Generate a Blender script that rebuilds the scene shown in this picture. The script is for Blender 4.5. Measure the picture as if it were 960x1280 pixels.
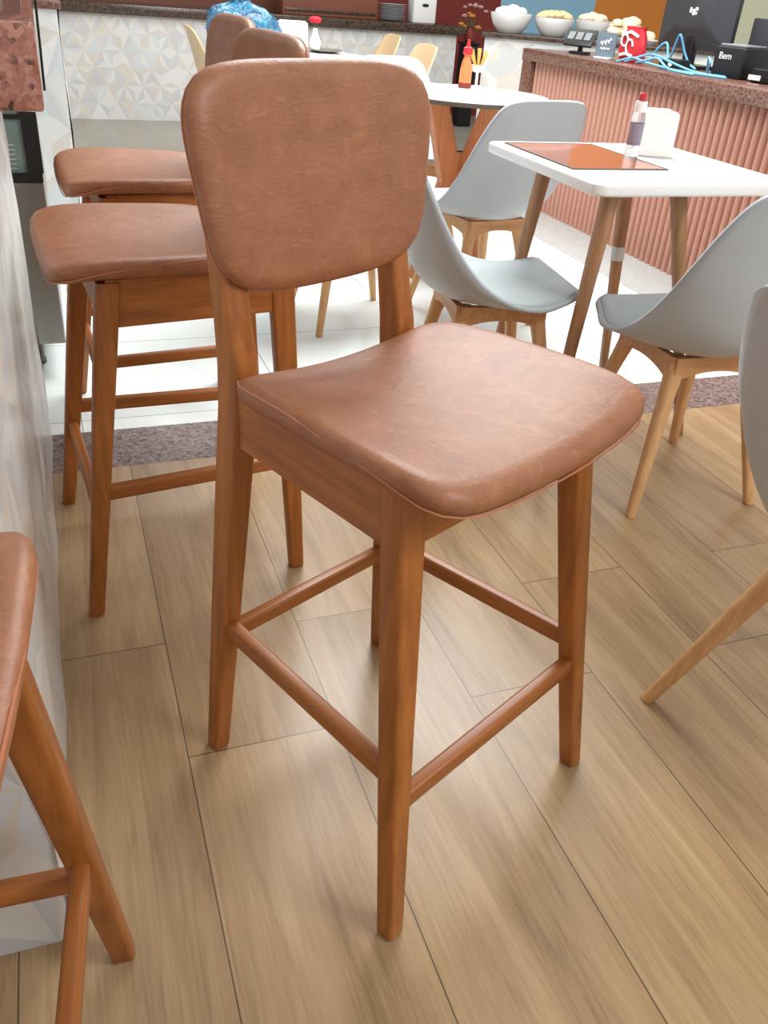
import bpy, math, random
from mathutils import Vector, Matrix
random.seed(7)
PI = math.pi
for o in list(bpy.data.objects):
    bpy.data.objects.remove(o, do_unlink=True)
S = bpy.context.scene
COL = S.collection

# ------------------------------------------------------------------ camera
CF, CPITCH, CROLL, CYAW, CH = 1050.25, 0.55643, 0.0793, 0.38208, 1.10
fw = Vector((math.sin(CYAW)*math.cos(CPITCH), math.cos(CYAW)*math.cos(CPITCH), -math.sin(CPITCH)))
r0 = Vector((math.cos(CYAW), -math.sin(CYAW), 0)); u0 = r0.cross(fw)
rr = math.cos(CROLL)*r0 + math.sin(CROLL)*u0
uu = -math.sin(CROLL)*r0 + math.cos(CROLL)*u0
cd = bpy.data.cameras.new('camera'); cam = bpy.data.objects.new('camera', cd); COL.objects.link(cam)
cam.matrix_world = Matrix(((rr.x, uu.x, -fw.x, 0), (rr.y, uu.y, -fw.y, 0), (rr.z, uu.z, -fw.z, CH), (0, 0, 0, 1)))
cd.sensor_fit = 'VERTICAL'; cd.sensor_height = 24.0; cd.lens = CF/1280*24.0
cd.clip_start = 0.02; cd.clip_end = 60
S.camera = cam

# ------------------------------------------------------------------ world, lights, exposure
W = bpy.data.worlds.new('world'); S.world = W; W.use_nodes = True
bg = W.node_tree.nodes['Background']
bg.inputs[0].default_value = (1.0, 0.99, 0.975, 1); bg.inputs[1].default_value = 0.62
def area(name, loc, size, power, color=(1, .96, .9), target=None):
    l = bpy.data.lights.new(name, 'AREA'); l.shape = 'RECTANGLE'; l.size = size[0]; l.size_y = size[1]
    l.energy = power; l.color = color
    o = bpy.data.objects.new(name, l); o.location = loc; COL.objects.link(o)
    if target:
        o.rotation_euler = (Vector(target)-Vector(loc)).to_track_quat('-Z', 'Y').to_euler()
    return o
area('fill_light_near', (2.1, -0.7, 2.5), (1.2, 1.2), 47, (1, .99, .97), (.7, 1.3, .5))  # added fill lamp right of the camera, brightens surfaces that face the camera
area('ceiling_light_middle', (1.6, 3.5, 2.75), (1.6, 1.6), 120, (1, 1, .99))
area('ceiling_light_far', (1.6, 6.2, 2.75), (2.4, 1.6), 48, (1, 1, .99))
area('ceiling_light_counter', (3.2, 4.3, 2.75), (0.8, 2.4), 55, (1, .99, .97))
S.view_settings.view_transform = 'Standard'; S.view_settings.look = 'None'
S.view_settings.gamma = 1.0; S.view_settings.use_curve_mapping = False
S.view_settings.exposure = 0.0

# ------------------------------------------------------------------ materials
def lin(c):
    return tuple(((v/255)/12.92 if v/255 <= .04045 else ((v/255+.055)/1.055)**2.4) for v in c)+(1,)
def newmat(name):
    m = bpy.data.materials.new(name); m.use_nodes = True
    return m, m.node_tree, m.node_tree.nodes['Principled BSDF']
def plain(name, rgb, rough=.5, metal=0, spec=.5, var=.06, scale=30, bump=0, trans=0, emis=0, coat=0):
    m, nt, b = newmat(name); N = nt.nodes; L = nt.links
    b.inputs['Roughness'].default_value = rough; b.inputs['Metallic'].default_value = metal
    b.inputs['Specular IOR Level'].default_value = spec
    b.inputs['Coat Weight'].default_value = coat
    b.inputs['Transmission Weight'].default_value = trans
    tc = N.new('ShaderNodeTexCoord'); no = N.new('ShaderNodeTexNoise')
    no.inputs['Scale'].default_value = scale; no.inputs['Detail'].default_value = 4
    L.new(tc.outputs['Object'], no.inputs['Vector'])
    mx = N.new('ShaderNodeMix'); mx.data_type = 'RGBA'
    c = lin(rgb); mx.inputs[6].default_value = tuple(v*(1-var*2) for v in c[:3])+(1,); mx.inputs[7].default_value = tuple(min(1, v*(1+var*2)) for v in c[:3])+(1,)
    L.new(no.outputs[0], mx.inputs[0]); L.new(mx.outputs[2], b.inputs['Base Color'])
    if bump:
        bp = N.new('ShaderNodeBump'); bp.inputs['Strength'].default_value = bump; bp.inputs['Distance'].default_value = .002
        L.new(no.outputs[0], bp.inputs['Height']); L.new(bp.outputs[0], b.inputs['Normal'])
    if emis:
        L.new(mx.outputs[2], b.inputs['Emission Color']); b.inputs['Emission Strength'].default_value = emis
    return m
def ramp(nt, stops):
    r = nt.nodes.new('ShaderNodeValToRGB'); e = r.color_ramp.elements
    while len(e) < len(stops): e.new(.5)
    for i, (p, c) in enumerate(stops): e[i].position = p; e[i].color = lin(c)
    return r
def wood(name, c1, c2, axis=2, rough=.38, scale=14):
    m, nt, b = newmat(name); N = nt.nodes; L = nt.links
    tc = N.new('ShaderNodeTexCoord'); mp = N.new('ShaderNodeMapping')
    s = [scale*2.2]*3; s[axis] = scale*.14; mp.inputs['Scale'].default_value = s
    no = N.new('ShaderNodeTexNoise'); no.inputs['Scale'].default_value = 2.2; no.inputs['Detail'].default_value = 6; no.inputs['Roughness'].default_value = .6
    L.new(tc.outputs['Object'], mp.inputs[0]); L.new(mp.outputs[0], no.inputs['Vector'])
    r = ramp(nt, [(.3, c1), (.7, c2)]); L.new(no.outputs[0], r.inputs[0]); L.new(r.outputs[0], b.inputs['Base Color'])
    b.inputs['Roughness'].default_value = rough
    bp = N.new('ShaderNodeBump'); bp.inputs['Strength'].default_value = .12; bp.inputs['Distance'].default_value = .001
    L.new(no.outputs[0], bp.inputs['Height']); L.new(bp.outputs[0], b.inputs['Normal'])
    return m
def leather(name, dark, light, rough=.36):
    m, nt, b = newmat(name); N = nt.nodes; L = nt.links
    tc = N.new('ShaderNodeTexCoord')
    n1 = N.new('ShaderNodeTexNoise'); n1.inputs['Scale'].default_value = 16; n1.inputs['Detail'].default_value = 8; n1.inputs['Roughness'].default_value = .68; n1.inputs['Distortion'].default_value = .8
    n2 = N.new('ShaderNodeTexNoise'); n2.inputs['Scale'].default_value = 210; n2.inputs['Detail'].default_value = 4
    mp = N.new('ShaderNodeMapping'); mp.inputs['Scale'].default_value = (22, 22, 75); mp.inputs['Rotation'].default_value = (.3, .2, .4)
    n3 = N.new('ShaderNodeTexNoise'); n3.inputs['Scale'].default_value = 1.6; n3.inputs['Detail'].default_value = 6; n3.inputs['Distortion'].default_value = 1.5
    for n in (n1, n2): L.new(tc.outputs['Object'], n.inputs['Vector'])
    L.new(tc.outputs['Object'], mp.inputs[0]); L.new(mp.outputs[0], n3.inputs['Vector'])
    r = ramp(nt, [(.28, dark), (.72, light)]); L.new(n1.outputs[0], r.inputs[0])
    r3 = ramp(nt, [(.56, (0, 0, 0)), (.78, (255, 255, 255))]); L.new(n3.outputs[0], r3.inputs[0])
    mx = N.new('ShaderNodeMix'); mx.data_type = 'RGBA'; mx.inputs[7].default_value = lin(tuple(min(255, v*1.16) for v in light))
    ml = N.new('ShaderNodeMath'); ml.operation = 'MULTIPLY'; ml.inputs[1].default_value = .45
    L.new(r3.outputs[0], ml.inputs[0]); L.new(ml.outputs[0], mx.inputs[0]); L.new(r.outputs[0], mx.inputs[6]); L.new(mx.outputs[2], b.inputs['Base Color'])
    ad = N.new('ShaderNodeMath'); ad.operation = 'MULTIPLY_ADD'; ad.inputs[1].default_value = .6
    L.new(n2.outputs[0], ad.inputs[0]); L.new(n3.outputs[0], ad.inputs[2])
    bp = N.new('ShaderNodeBump'); bp.inputs['Strength'].default_value = .32; bp.inputs['Distance'].default_value = .0022
    L.new(ad.outputs[0], bp.inputs['Height']); L.new(bp.outputs[0], b.inputs['Normal'])
    b.inputs['Roughness'].default_value = rough; b.inputs['Specular IOR Level'].default_value = .42; b.inputs['Coat Weight'].default_value = .10; b.inputs['Coat Roughness'].default_value = .3
    return m
def granite(name, cs, scale=60, rough=.18):
    m, nt, b = newmat(name); N = nt.nodes; L = nt.links
    tc = N.new('ShaderNodeTexCoord')
    v = N.new('ShaderNodeTexVoronoi'); v.inputs['Scale'].default_value = scale
    no = N.new('ShaderNodeTexNoise'); no.inputs['Scale'].default_value = scale*.5; no.inputs['Detail'].default_value = 3
    L.new(tc.outputs['Object'], v.inputs['Vector']); L.new(tc.outputs['Object'], no.inputs['Vector'])
    sp = N.new('ShaderNodeSeparateColor'); L.new(v.outputs['Color'], sp.inputs[0])
    ad = N.new('ShaderNodeMath'); ad.operation = 'ADD'; L.new(sp.outputs[0], ad.inputs[0]); L.new(no.outputs[0], ad.inputs[1])
    hf = N.new('ShaderNodeMath'); hf.operation = 'MULTIPLY'; hf.inputs[1].default_value = .6; L.new(ad.outputs[0], hf.inputs[0])
    r = ramp(nt, [(.25, cs[0]), (.38, cs[1]), (.6, cs[2]), (.85, cs[3])]); L.new(hf.outputs[0], r.inputs[0]); L.new(r.outputs[0], b.inputs['Base Color'])
    b.inputs['Roughness'].default_value = rough
    return m
def plank_floor():
    m, nt, b = newmat('wood_look_planks'); N = nt.nodes; L = nt.links
    tc = N.new('ShaderNodeTexCoord'); sx = N.new('ShaderNodeSeparateXYZ'); L.new(tc.outputs['Object'], sx.inputs[0])
    def math_(op, a, bb=None, c=None):
        n = N.new('ShaderNodeMath'); n.operation = op
        for i, q in enumerate((a, bb, c)):
            if q is None: continue
            if isinstance(q, (int, float)): n.inputs[i].default_value = q
            else: L.new(q, n.inputs[i])
        return n.outputs[0]
    PW, PL = .258, 1.2
    cx = math_('DIVIDE', math_('ADD', sx.outputs[0], 20*PW-.086), PW)
    ci = math_('FLOOR', cx); cf = math_('SUBTRACT', cx, ci)
    odd = math_('MODULO', ci, 2.0)
    ys = math_('ADD', math_('ADD', sx.outputs[1], 12-1.287+.0), math_('MULTIPLY', math_('SUBTRACT', 1.0, odd), .294))
    ry = math_('DIVIDE', ys, PL); ri = math_('FLOOR', ry); rf = math_('SUBTRACT', ry, ri)
    ex = math_('MULTIPLY', math_('MINIMUM', cf, math_('SUBTRACT', 1.0, cf)), PW)
    ey = math_('MULTIPLY', math_('MINIMUM', rf, math_('SUBTRACT', 1.0, rf)), PL)
    gap = math_('LESS_THAN', math_('MINIMUM', ex, ey), .0011)
    cb = N.new('ShaderNodeCombineXYZ'); L.new(ci, cb.inputs[0]); L.new(ri, cb.inputs[1])
    wn = N.new('ShaderNodeTexWhiteNoise'); L.new(cb.outputs[0], wn.inputs['Vector'])
    # grain
    of = N.new('ShaderNodeVectorMath'); of.operation = 'SCALE'; of.inputs['Scale'].default_value = 7.0; L.new(wn.outputs['Color'], of.inputs[0])
    ad = N.new('ShaderNodeVectorMath'); ad.operation = 'ADD'; L.new(tc.outputs['Object'], ad.inputs[0]); L.new(of.outputs[0], ad.inputs[1])
    mp = N.new('ShaderNodeMapping'); mp.inputs['Scale'].default_value = (9, .55, 1); L.new(ad.outputs[0], mp.inputs[0])
    n1 = N.new('ShaderNodeTexNoise'); n1.inputs['Scale'].default_value = 1.5; n1.inputs['Detail'].default_value = 6; n1.inputs['Roughness'].default_value = .62; n1.inputs['Distortion'].default_value = .7
    L.new(mp.outputs[0], n1.inputs['Vector'])
    mp2 = N.new('ShaderNodeMapping'); mp2.inputs['Scale'].default_value = (130, 4.0, 1); L.new(ad.outputs[0], mp2.inputs[0])
    n2 = N.new('ShaderNodeTexNoise'); n2.inputs['Scale'].default_value = 1.6; n2.inputs['Detail'].default_value = 5; n2.inputs['Roughness'].default_value = .7
    L.new(mp2.outputs[0], n2.inputs['Vector'])
    n3 = N.new('ShaderNodeTexNoise'); n3.inputs['Scale'].default_value = 3.2; n3.inputs['Detail'].default_value = 4; L.new(ad.outputs[0], n3.inputs['Vector'])
    g = math_('ADD', math_('MULTIPLY', n1.outputs[0], .55), math_('ADD', math_('MULTIPLY', n2.outputs[0], .3), math_('MULTIPLY', n3.outputs[0], .15)))
    g = math_('ADD', g, math_('MULTIPLY', math_('SUBTRACT', wn.outputs['Value'], .5), .07))
    mp4 = N.new('ShaderNodeMapping'); mp4.inputs['Scale'].default_value = (16, 1.3, 1); L.new(ad.outputs[0], mp4.inputs[0])
    n4 = N.new('ShaderNodeTexNoise'); n4.inputs['Scale'].default_value = 1.1; n4.inputs['Detail'].default_value = 5; n4.inputs['Distortion'].default_value = 1.1
    L.new(mp4.outputs[0], n4.inputs['Vector'])
    vein = math_('SUBTRACT', 1.0, math_('MINIMUM', 1.0, math_('MULTIPLY', math_('ABSOLUTE', math_('SUBTRACT', n4.outputs[0], .5)), 22.0)))
    g = math_('SUBTRACT', g, math_('MULTIPLY', math_('MULTIPLY', vein, n3.outputs[0]), .11))
    r = ramp(nt, [(.28, (128, 101, 72)), (.43, (162, 133, 98)), (.55, (180, 151, 113)), (.70, (196, 169, 133))])
    L.new(g, r.inputs[0])
    mx = N.new('ShaderNodeMix'); mx.data_type = 'RGBA'; mx.inputs[7].default_value = lin((74, 62, 50))
    L.new(math_('MULTIPLY', gap, .85), mx.inputs[0]); L.new(r.outputs[0], mx.inputs[6]); L.new(mx.outputs[2], b.inputs['Base Color'])
    b.inputs['Roughness'].default_value = .3; b.inputs['Specular IOR Level'].default_value = .45
    bp = N.new('ShaderNodeBump'); bp.inputs['Strength'].default_value = .08; bp.inputs['Distance'].default_value = .001
    L.new(n2.outputs[0], bp.inputs['Height']); L.new(bp.outputs[0], b.inputs['Normal'])
    return m
def tile_floor(name, c1, c2, grout, size=.6, rough=.16, gx=0, gy=0, wid=None):
    m, nt, b = newmat(name); N = nt.nodes; L = nt.links
    tc = N.new('ShaderNodeTexCoord'); mp = N.new('ShaderNodeMapping'); mp.inputs['Location'].default_value = (gx, gy, 0)
    L.new(tc.outputs['Object'], mp.inputs[0])
    br = N.new('ShaderNodeTexBrick'); br.offset = 0; br.inputs['Scale'].default_value = 1
    br.inputs['Brick Width'].default_value = wid or size; br.inputs['Row Height'].default_value = size
    br.inputs['Mortar Size'].default_value = .0016; br.inputs['Mortar Smooth'].default_value = .1
    br.inputs['Color1'].default_value = lin(c1); br.inputs['Color2'].default_value = lin(c2); br.inputs['Mortar'].default_value = lin(grout)
    L.new(mp.outputs[0], br.inputs['Vector'])
    no = N.new('ShaderNodeTexNoise'); no.inputs['Scale'].default_value = 5; no.inputs['Detail'].default_value = 6; L.new(tc.outputs['Object'], no.inputs['Vector'])
    mx = N.new('ShaderNodeMix'); mx.data_type = 'RGBA'; mx.blend_type = 'MULTIPLY'; mx.inputs[0].default_value = .35
    r = ramp(nt, [(.3, (236, 238, 238)), (.7, (255, 255, 255))]); L.new(no.outputs[0], r.inputs[0])
    L.new(br.outputs[0], mx.inputs[6]); L.new(r.outputs[0], mx.inputs[7]); L.new(mx.outputs[2], b.inputs['Base Color'])
    b.inputs['Roughness'].default_value = rough
    return m

M = dict(
    leather=leather('tan_brown_leatherette', (142, 89, 59), (168, 112, 78), .46),
    seam=plain('tan_stitched_seam', (190, 122, 88), .5, var=.1, scale=200),
    stool=wood('orange_brown_varnished_wood', (140, 80, 29), (180, 110, 48), 2),
    stool_w=wood('orange_brown_rail_wood', (140, 80, 32), (180, 110, 52), 0),
    stool_d=wood('orange_brown_stretcher_wood', (140, 80, 32), (180, 110, 52), 1),
    pad_foot=plain('dark_foot_pad', (60, 45, 36), .6),
    shell=plain('grey_moulded_plastic', (184, 191, 196), .42, var=.02, scale=8),
    pad=plain('grey_leatherette_pad', (178, 189, 192), .4, var=.03, scale=60, bump=.08),
    beech=wood('pale_beech_wood', (198, 148, 98), (224, 178, 126), 2, .45),
    beech_x=wood('pale_beech_rail', (190, 136, 88), (216, 166, 114), 0, .45),
    tleg=wood('walnut_tan_table_wood', (150, 106, 70), (182, 134, 94), 2, .42),
    plyred=wood('reddish_plywood', (172, 104, 66), (198, 128, 84), 2, .42),
    cream=plain('cream_moulded_plastic', (222, 194, 156), .4, var=.03),
    white=plain('white_laminate', (246, 244, 240), .25, var=.01),
    edge=plain('dark_table_edge', (88, 74, 62), .5),
    orange_mat=plain('glossy_orange_mat', (186, 118, 90), .08, var=.06, scale=6),
    planks=plank_floor(),
    floor_white=tile_floor('white_polished_tile', (240, 247, 245), (236, 244, 242), (150, 156, 156), .6, .14, .02, .1),
    floor_grey=tile_floor('grey_brown_floor_tile', (158, 152, 140), (146, 140, 130), (120, 114, 106), 1.2, .35, wid=.25),
    strip=granite('dark_granite_strip', [(60, 48, 48), (98, 82, 80), (118, 102, 98), (146, 128, 122)], 130, .3),
    kick=granite('pale_grey_stone_border', [(158, 163, 161), (164, 169, 167), (168, 173, 171), (173, 177, 175)], 60, .3),
    pink=granite('pink_granite', [(70, 50, 46), (150, 100, 86), (170, 114, 98), (186, 134, 118)], 120, .1),
    brown=granite('brown_granite', [(54, 38, 33), (96, 66, 56), (114, 80, 68), (134, 98, 86)], 150, .2),
    darktop=granite('dark_brown_granite', [(30, 22, 18), (52, 40, 34), (70, 54, 44), (92, 74, 62)], 110, .2),
    flute=plain('terracotta_painted_flutes', (188, 140, 122), .5, var=.04),
    flute_back=plain('terracotta_groove_board', (124, 78, 64), .6),
    t_white=plain('white_triangle_tile', (222, 221, 218), .3, var=.01),
    t_grey=plain('grey_triangle_tile', (203, 204, 204), .3, var=.01),
    t_beige=plain('beige_triangle_tile', (214, 208, 198), .3, var=.01),
    t_blue=plain('blue_grey_triangle_tile', (210, 214, 216), .3, var=.01),
    wallwhite=plain('white_plaster', (226, 224, 220), .7, var=.02),
    steel=plain('brushed_grey_steel', (150, 150, 144), .38, metal=.55, var=.05),
    steel_d=plain('dull_grey_steel', (112, 110, 104), .5, metal=.3),
    black=plain('black_plastic', (24, 24, 26), .4, var=.1),
    blackgloss=plain('black_gloss', (16, 16, 18), .12, var=.1),
    darkgrey=plain('dark_grey_plastic', (58, 60, 64), .4),
    midgrey=plain('mid_grey_plastic', (120, 124, 126), .45),
    fglass=plain('greenish_case_glass', (132, 158, 152), .1, var=.12, scale=14),
    shelf=plain('wire_shelf_white', (212, 218, 214), .4),
    red=plain('red_plastic', (196, 44, 54), .35),
    redwall=plain('dark_red_wall', (122, 36, 26), .6, var=.08, scale=3),
    orangewall=plain('orange_wall', (214, 132, 44), .6, var=.05, scale=3),
    bluewall=plain('light_blue_wall', (142, 190, 214), .5, var=.04, scale=3),
    yellowgreen=plain('yellow_green_wall', (240, 240, 205), .5, var=.04, scale=3),
    brownwall=plain('brown_back_wall', (120, 70, 50), .55, var=.1, scale=4),
    cable=plain('light_blue_cable', (104, 176, 214), .4),
    porcelain=plain('white_porcelain', (238, 238, 236), .2, var=.01),
    food=plain('pale_snack_food', (226, 196, 150), .7, var=.15, scale=40),
    bread=plain('pale_bread', (244, 226, 196), .7, var=.08, scale=40),
    foam=plain('white_paper_napkin', (250, 249, 246), .7, var=.01),
    bag=None, flower=plain('red_petals', (208, 24, 52), .6, var=.15, scale=60),
    pinkflower=plain('pink_petals', (206, 160, 160), .6, var=.15, scale=60),
    orangeflower=plain('orange_petals', (212, 142, 60), .6, var=.2, scale=60),
    leaf=plain('green_leaves', (60, 110, 70), .6, var=.2, scale=60),
    straw=plain('yellow_straw', (206, 176, 92), .6, var=.1),
    sauce=plain('orange_sauce', (214, 128, 76), .3, var=.1),
    plate=plain('dark_rimmed_plate', (120, 116, 108), .3),
    label=plain('purple_grey_label', (146, 140, 158), .5, var=.25, scale=120),
    signgrey=plain('blue_grey_card', (108, 124, 138), .4),
)
m, nt, b = newmat('blue_plastic_film')
b.inputs['Base Color'].default_value = lin((40, 148, 186)); b.inputs['Roughness'].default_value = .22
b.inputs['Transmission Weight'].default_value = .12; b.inputs['Coat Weight'].default_value = .3
tc = nt.nodes.new('ShaderNodeTexCoord'); no = nt.nodes.new('ShaderNodeTexNoise'); no.inputs['Scale'].default_value = 16; no.inputs['Detail'].default_value = 3; no.inputs['Distortion'].default_value = 1.2
nt.links.new(tc.outputs['Object'], no.inputs['Vector'])
r_ = ramp(nt, [(.35, (10, 84, 128)), (.65, (60, 156, 192))]); nt.links.new(no.outputs[0], r_.inputs[0]); nt.links.new(r_.outputs[0], b.inputs['Base Color'])
bp = nt.nodes.new('ShaderNodeBump'); bp.inputs['Strength'].default_value = .9; bp.inputs['Distance'].default_value = .02
nt.links.new(no.outputs[0], bp.inputs['Height']); nt.links.new(bp.outputs[0], b.inputs['Normal'])
M['bag'] = m
m, nt, b = newmat('clear_plastic')
b.inputs['Base Color'].default_value = (.93, .94, .97, 1); b.inputs['Roughness'].default_value = .08; b.inputs['Transmission Weight'].default_value = .9; b.inputs['IOR'].default_value = 1.2
M['clear'] = m

# ------------------------------------------------------------------ geometry helpers
class MB:
    def __init__(s): s.v = []; s.f = []; s.mi = []
    def add(s, vs, fs, mi=0):
        k = len(s.v); s.v += [tuple(p) for p in vs]
        for f in fs: s.f.append(tuple(i+k for i in f)); s.mi.append(mi)
        return s
    def rings(s, rs, cap=True, closed=False, mi=0):
        n = len(rs[0]); vs = [p for r in rs for p in r]; fs = []
        m_ = len(rs)
        for i in range(m_ if closed else m_-1):
            j = (i+1) % m_
            for k in range(n):
                fs.append((i*n+k, i*n+(k+1) % n, j*n+(k+1) % n, j*n+k))
        if cap and not closed:
            fs.append(tuple(range(n-1, -1, -1))); fs.append(tuple((m_-1)*n+k for k in range(n)))
        return s.add(vs, fs, mi)
    def box(s, a, b, bev=0, mi=0):
        x0, y0, z0 = a; x1, y1, z1 = b
        if not bev:
            vs = [(x0, y0, z0), (x1, y0, z0), (x1, y1, z0), (x0, y1, z0), (x0, y0, z1), (x1, y0, z1), (x1, y1, z1), (x0, y1, z1)]
            return s.add(vs, [(0, 3, 2, 1), (4, 5, 6, 7), (0, 1, 5, 4), (1, 2, 6, 5), (2, 3, 7, 6), (3, 0, 4, 7)], mi)
        cx, cy = (x0+x1)/2, (y0+y1)/2; hx, hy = (x1-x0)/2, (y1-y0)/2
        def rg(i, z): return [(cx+p[0], cy+p[1], z) for p in rrect(hx-i, hy-i, max(bev-i, bev*.3), 3)]
        return s.rings([rg(bev*.7, z0), rg(bev*.2, z0+bev*.25), rg(0, z0+bev), rg(0, z1-bev), rg(bev*.2, z1-bev*.25), rg(bev*.7, z1)], mi=mi)
    def tube(s, pts, r, n=8, mi=0, cap=True):
        pts = [Vector(p) for p in pts]; rs = []
        rad = r if isinstance(r, (list, tuple)) else [r]*len(pts)
        up = None
        for i, p in enumerate(pts):
            t = (pts[min(i+1, len(pts)-1)]-pts[max(i-1, 0)]).normalized()
            if up is None:
                up = t.orthogonal().normalized()
            a = (up-t*up.dot(t)).normalized(); up = a; c = t.cross(a)
            rs.append([p+(a*math.cos(q)+c*math.sin(q))*rad[i] for q in [2*PI*k/n for k in range(n)]])
        return s.rings(rs, cap, mi=mi)
    def lathe(s, prof, n=32, cx=0, cy=0, mi=0, cap=True):
        return s.rings([[(cx+r*math.cos(2*PI*k/n), cy+r*math.sin(2*PI*k/n), z) for k in range(n)] for r, z in prof], cap, mi=mi)
    def prism(s, poly, y0, y1, axis='y', mi=0):
        n = len(poly)
        P = (lambda a, b, c: (a, c, b)) if axis == 'y' else (lambda a, b, c: (c, a, b))
        vs = [P(a, b_, y0) for a, b_ in poly]+[P(a, b_, y1) for a, b_ in poly]
        fs = [tuple(range(n)), tuple(range(2*n-1, n-1, -1))]+[(i, i+n, (i+1) % n+n, (i+1) % n) for i in range(n)]
        return s.add(vs, fs, mi)
    def build(s, name, mats, parent=None, smooth=True, angle=35):
        me = bpy.data.meshes.new(name); me.from_pydata(s.v, [], s.f)
        for m_ in (mats if isinstance(mats, (list, tuple)) else [mats]): me.materials.append(m_)
        me.polygons.foreach_set('material_index', s.mi)
        me.update()
        import bmesh
        bm = bmesh.new(); bm.from_mesh(me); bmesh.ops.recalc_face_normals(bm, faces=bm.faces); bm.to_mesh(me); bm.free()
        if smooth:
            me.polygons.foreach_set('use_smooth', [True]*len(me.polygons))
            try: me.set_sharp_from_angle(angle=math.radians(angle))
            except Exception: pass
        o = bpy.data.objects.new(name, me); COL.objects.link(o)
        if parent: o.parent = parent
        return o
def rrect(hx, hy, r, n=4):
    r = min(r, hx*.999, hy*.999); out = []
    for cx, cy, a0 in ((hx-r, hy-r, 0), (-hx+r, hy-r, PI/2), (-hx+r, -hy+r, PI), (hx-r, -hy+r, 1.5*PI)):
        for k in range(n+1):
            a = a0+PI/2*k/n; out.append((cx+r*math.cos(a), cy+r*math.sin(a)))
    return out
def cr(pts, t):
    n = len(pts)-1; x = min(max(t, 0), 1)*n; i = min(int(x), n-1); f = x-i
    g = lambda k: pts[k] if 0 <= k <= n else (tuple(2*a-b_ for a, b_ in zip(pts[0], pts[1])) if k < 0 else tuple(2*a-b_ for a, b_ in zip(pts[n], pts[n-1])))
    p0, p1, p2, p3 = g(i-1), g(i), g(i+1), g(i+2)
    return tuple(.5*(2*b_+(c-a)*f+(2*a-5*b_+4*c-d)*f*f+(3*b_-a-3*c+d)*f**3) for a, b_, c, d in zip(p0, p1, p2, p3))
def thing(name, label, cat, loc=(0, 0, 0), rz=0, group=None):
    o = bpy.data.objects.new(name, None); o.empty_display_size = .1; COL.objects.link(o)
    o.location = loc; o.rotation_euler = (0, 0, rz); o['label'] = label; o['category'] = cat
    if group: o['group'] = group
    return o
def tag(o, label, cat, group=None):
    o['label'] = label; o['category'] = cat
    if group: o['group'] = group
    return o
def structure(o): o['kind'] = 'structure'; return o
def dup(root, loc, rz, label):
    r = root.copy(); COL.objects.link(r); r.location = loc; r.rotation_euler = (0, 0, rz); r['label'] = label
    for ch in list(root.children):
        c = ch.copy(); COL.objects.link(c); c.parent = r
        for g in list(ch.children):
            d = g.copy(); COL.objects.link(d); d.parent = c
    return r

# ------------------------------------------------------------------ structure: floors, walls
structure(MB().box((-1.6, -1.0, -.06), (5.5, 2.012, 0)).build('floor', M['planks'], smooth=False))
structure(MB().box((-1.6, 2.227, -.06), (9.5, 5.9, 0)).build('floor_tiled', M['floor_white'], smooth=False))
structure(MB().box((-1.6, 5.9, -.06), (9.5, 9.2, 0)).build('floor_far', M['floor_grey'], smooth=False))
structure(MB().box((-1.6, 2.012, -.06), (5.5, 2.227, .0005)).build('trim_1', M['strip'], smooth=False))
structure(MB().box((2.42, 1.0, -.001), (2.79, 5.3, .004), 0).build('trim_2', M['kick'], smooth=False))
structure(MB().box((2.2, 9.0, 0), (4.45, 9.1, 2.7)).build('wall_back', M['redwall'], smooth=False))
structure(MB().box((-1.6, 9.0, 0), (2.2, 9.1, 2.7)).build('wall_back_left', M['brownwall'], smooth=False))
structure(MB().box((4.45, 9.0, 0), (5.55, 9.1, 2.7)).build('wall_back_middle', M['bluewall'], smooth=False))
structure(MB().box((5.55, 9.0, 0), (7.0, 9.1, 2.7)).build('wall_back_right', M['orangewall'], smooth=False))
structure(MB().box((7.0, 9.0, 0), (9.5, 9.1, 2.7)).build('wall_right', M['yellowgreen'], smooth=False))

TM = [M['t_white'], M['t_grey'], M['t_beige'], M['t_blue']]
def tri_panel(mb, o, ux, L_, Hh, e, seed, n_out):
    """wall face of triangular tiles: o origin, ux horizontal direction, L_ length, Hh height, e edge; slight relief along n_out"""
    rnd = random.Random(seed); ux = Vector(ux); o = Vector(o); no_ = Vector(n_out)
    h = e*.866; rows = int(math.ceil(Hh/h)); cols = int(math.ceil(L_/e))+1
    def pt(i, j):
        x = j*e+(e/2 if i % 2 else 0)-e/2; z = i*h
        rel = .006*rnd2((i, j))
        return o+ux*min(max(x, 0), L_)+Vector((0, 0, min(z, Hh)))+no_*rel
    def rnd2(k):
        return (1 if (k[1]+(k[0] % 2)*2+k[0]//2) % 3 == 0 else 0)*.9
    cache = {}
    for i in range(rows):
        for j in range(cols):
            if i % 2 == 0: ts = [((i, j), (i, j+1), (i+1, j)), ((i, j+1), (i+1, j+1), (i+1, j))]
            else: ts = [((i, j), (i, j+1), (i+1, j+1)), ((i, j), (i+1, j+1), (i+1, j))]
            for t in ts:
                c = sum((Vector(pt(*q)) for q in t), Vector())/3
                # kites: split each triangle into three from its centre
                for a in range(3):
                    p, q = pt(*t[a]), pt(*t[(a+1) % 3])
                    if (q-p).cross(c-p).length < 1e-6: continue
                    mb.add([p, q, c+no_*.001], [(0, 1, 2)], rnd.choices((0, 1, 2, 3), (4, 3, 2.4, 2))[0])
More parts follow.
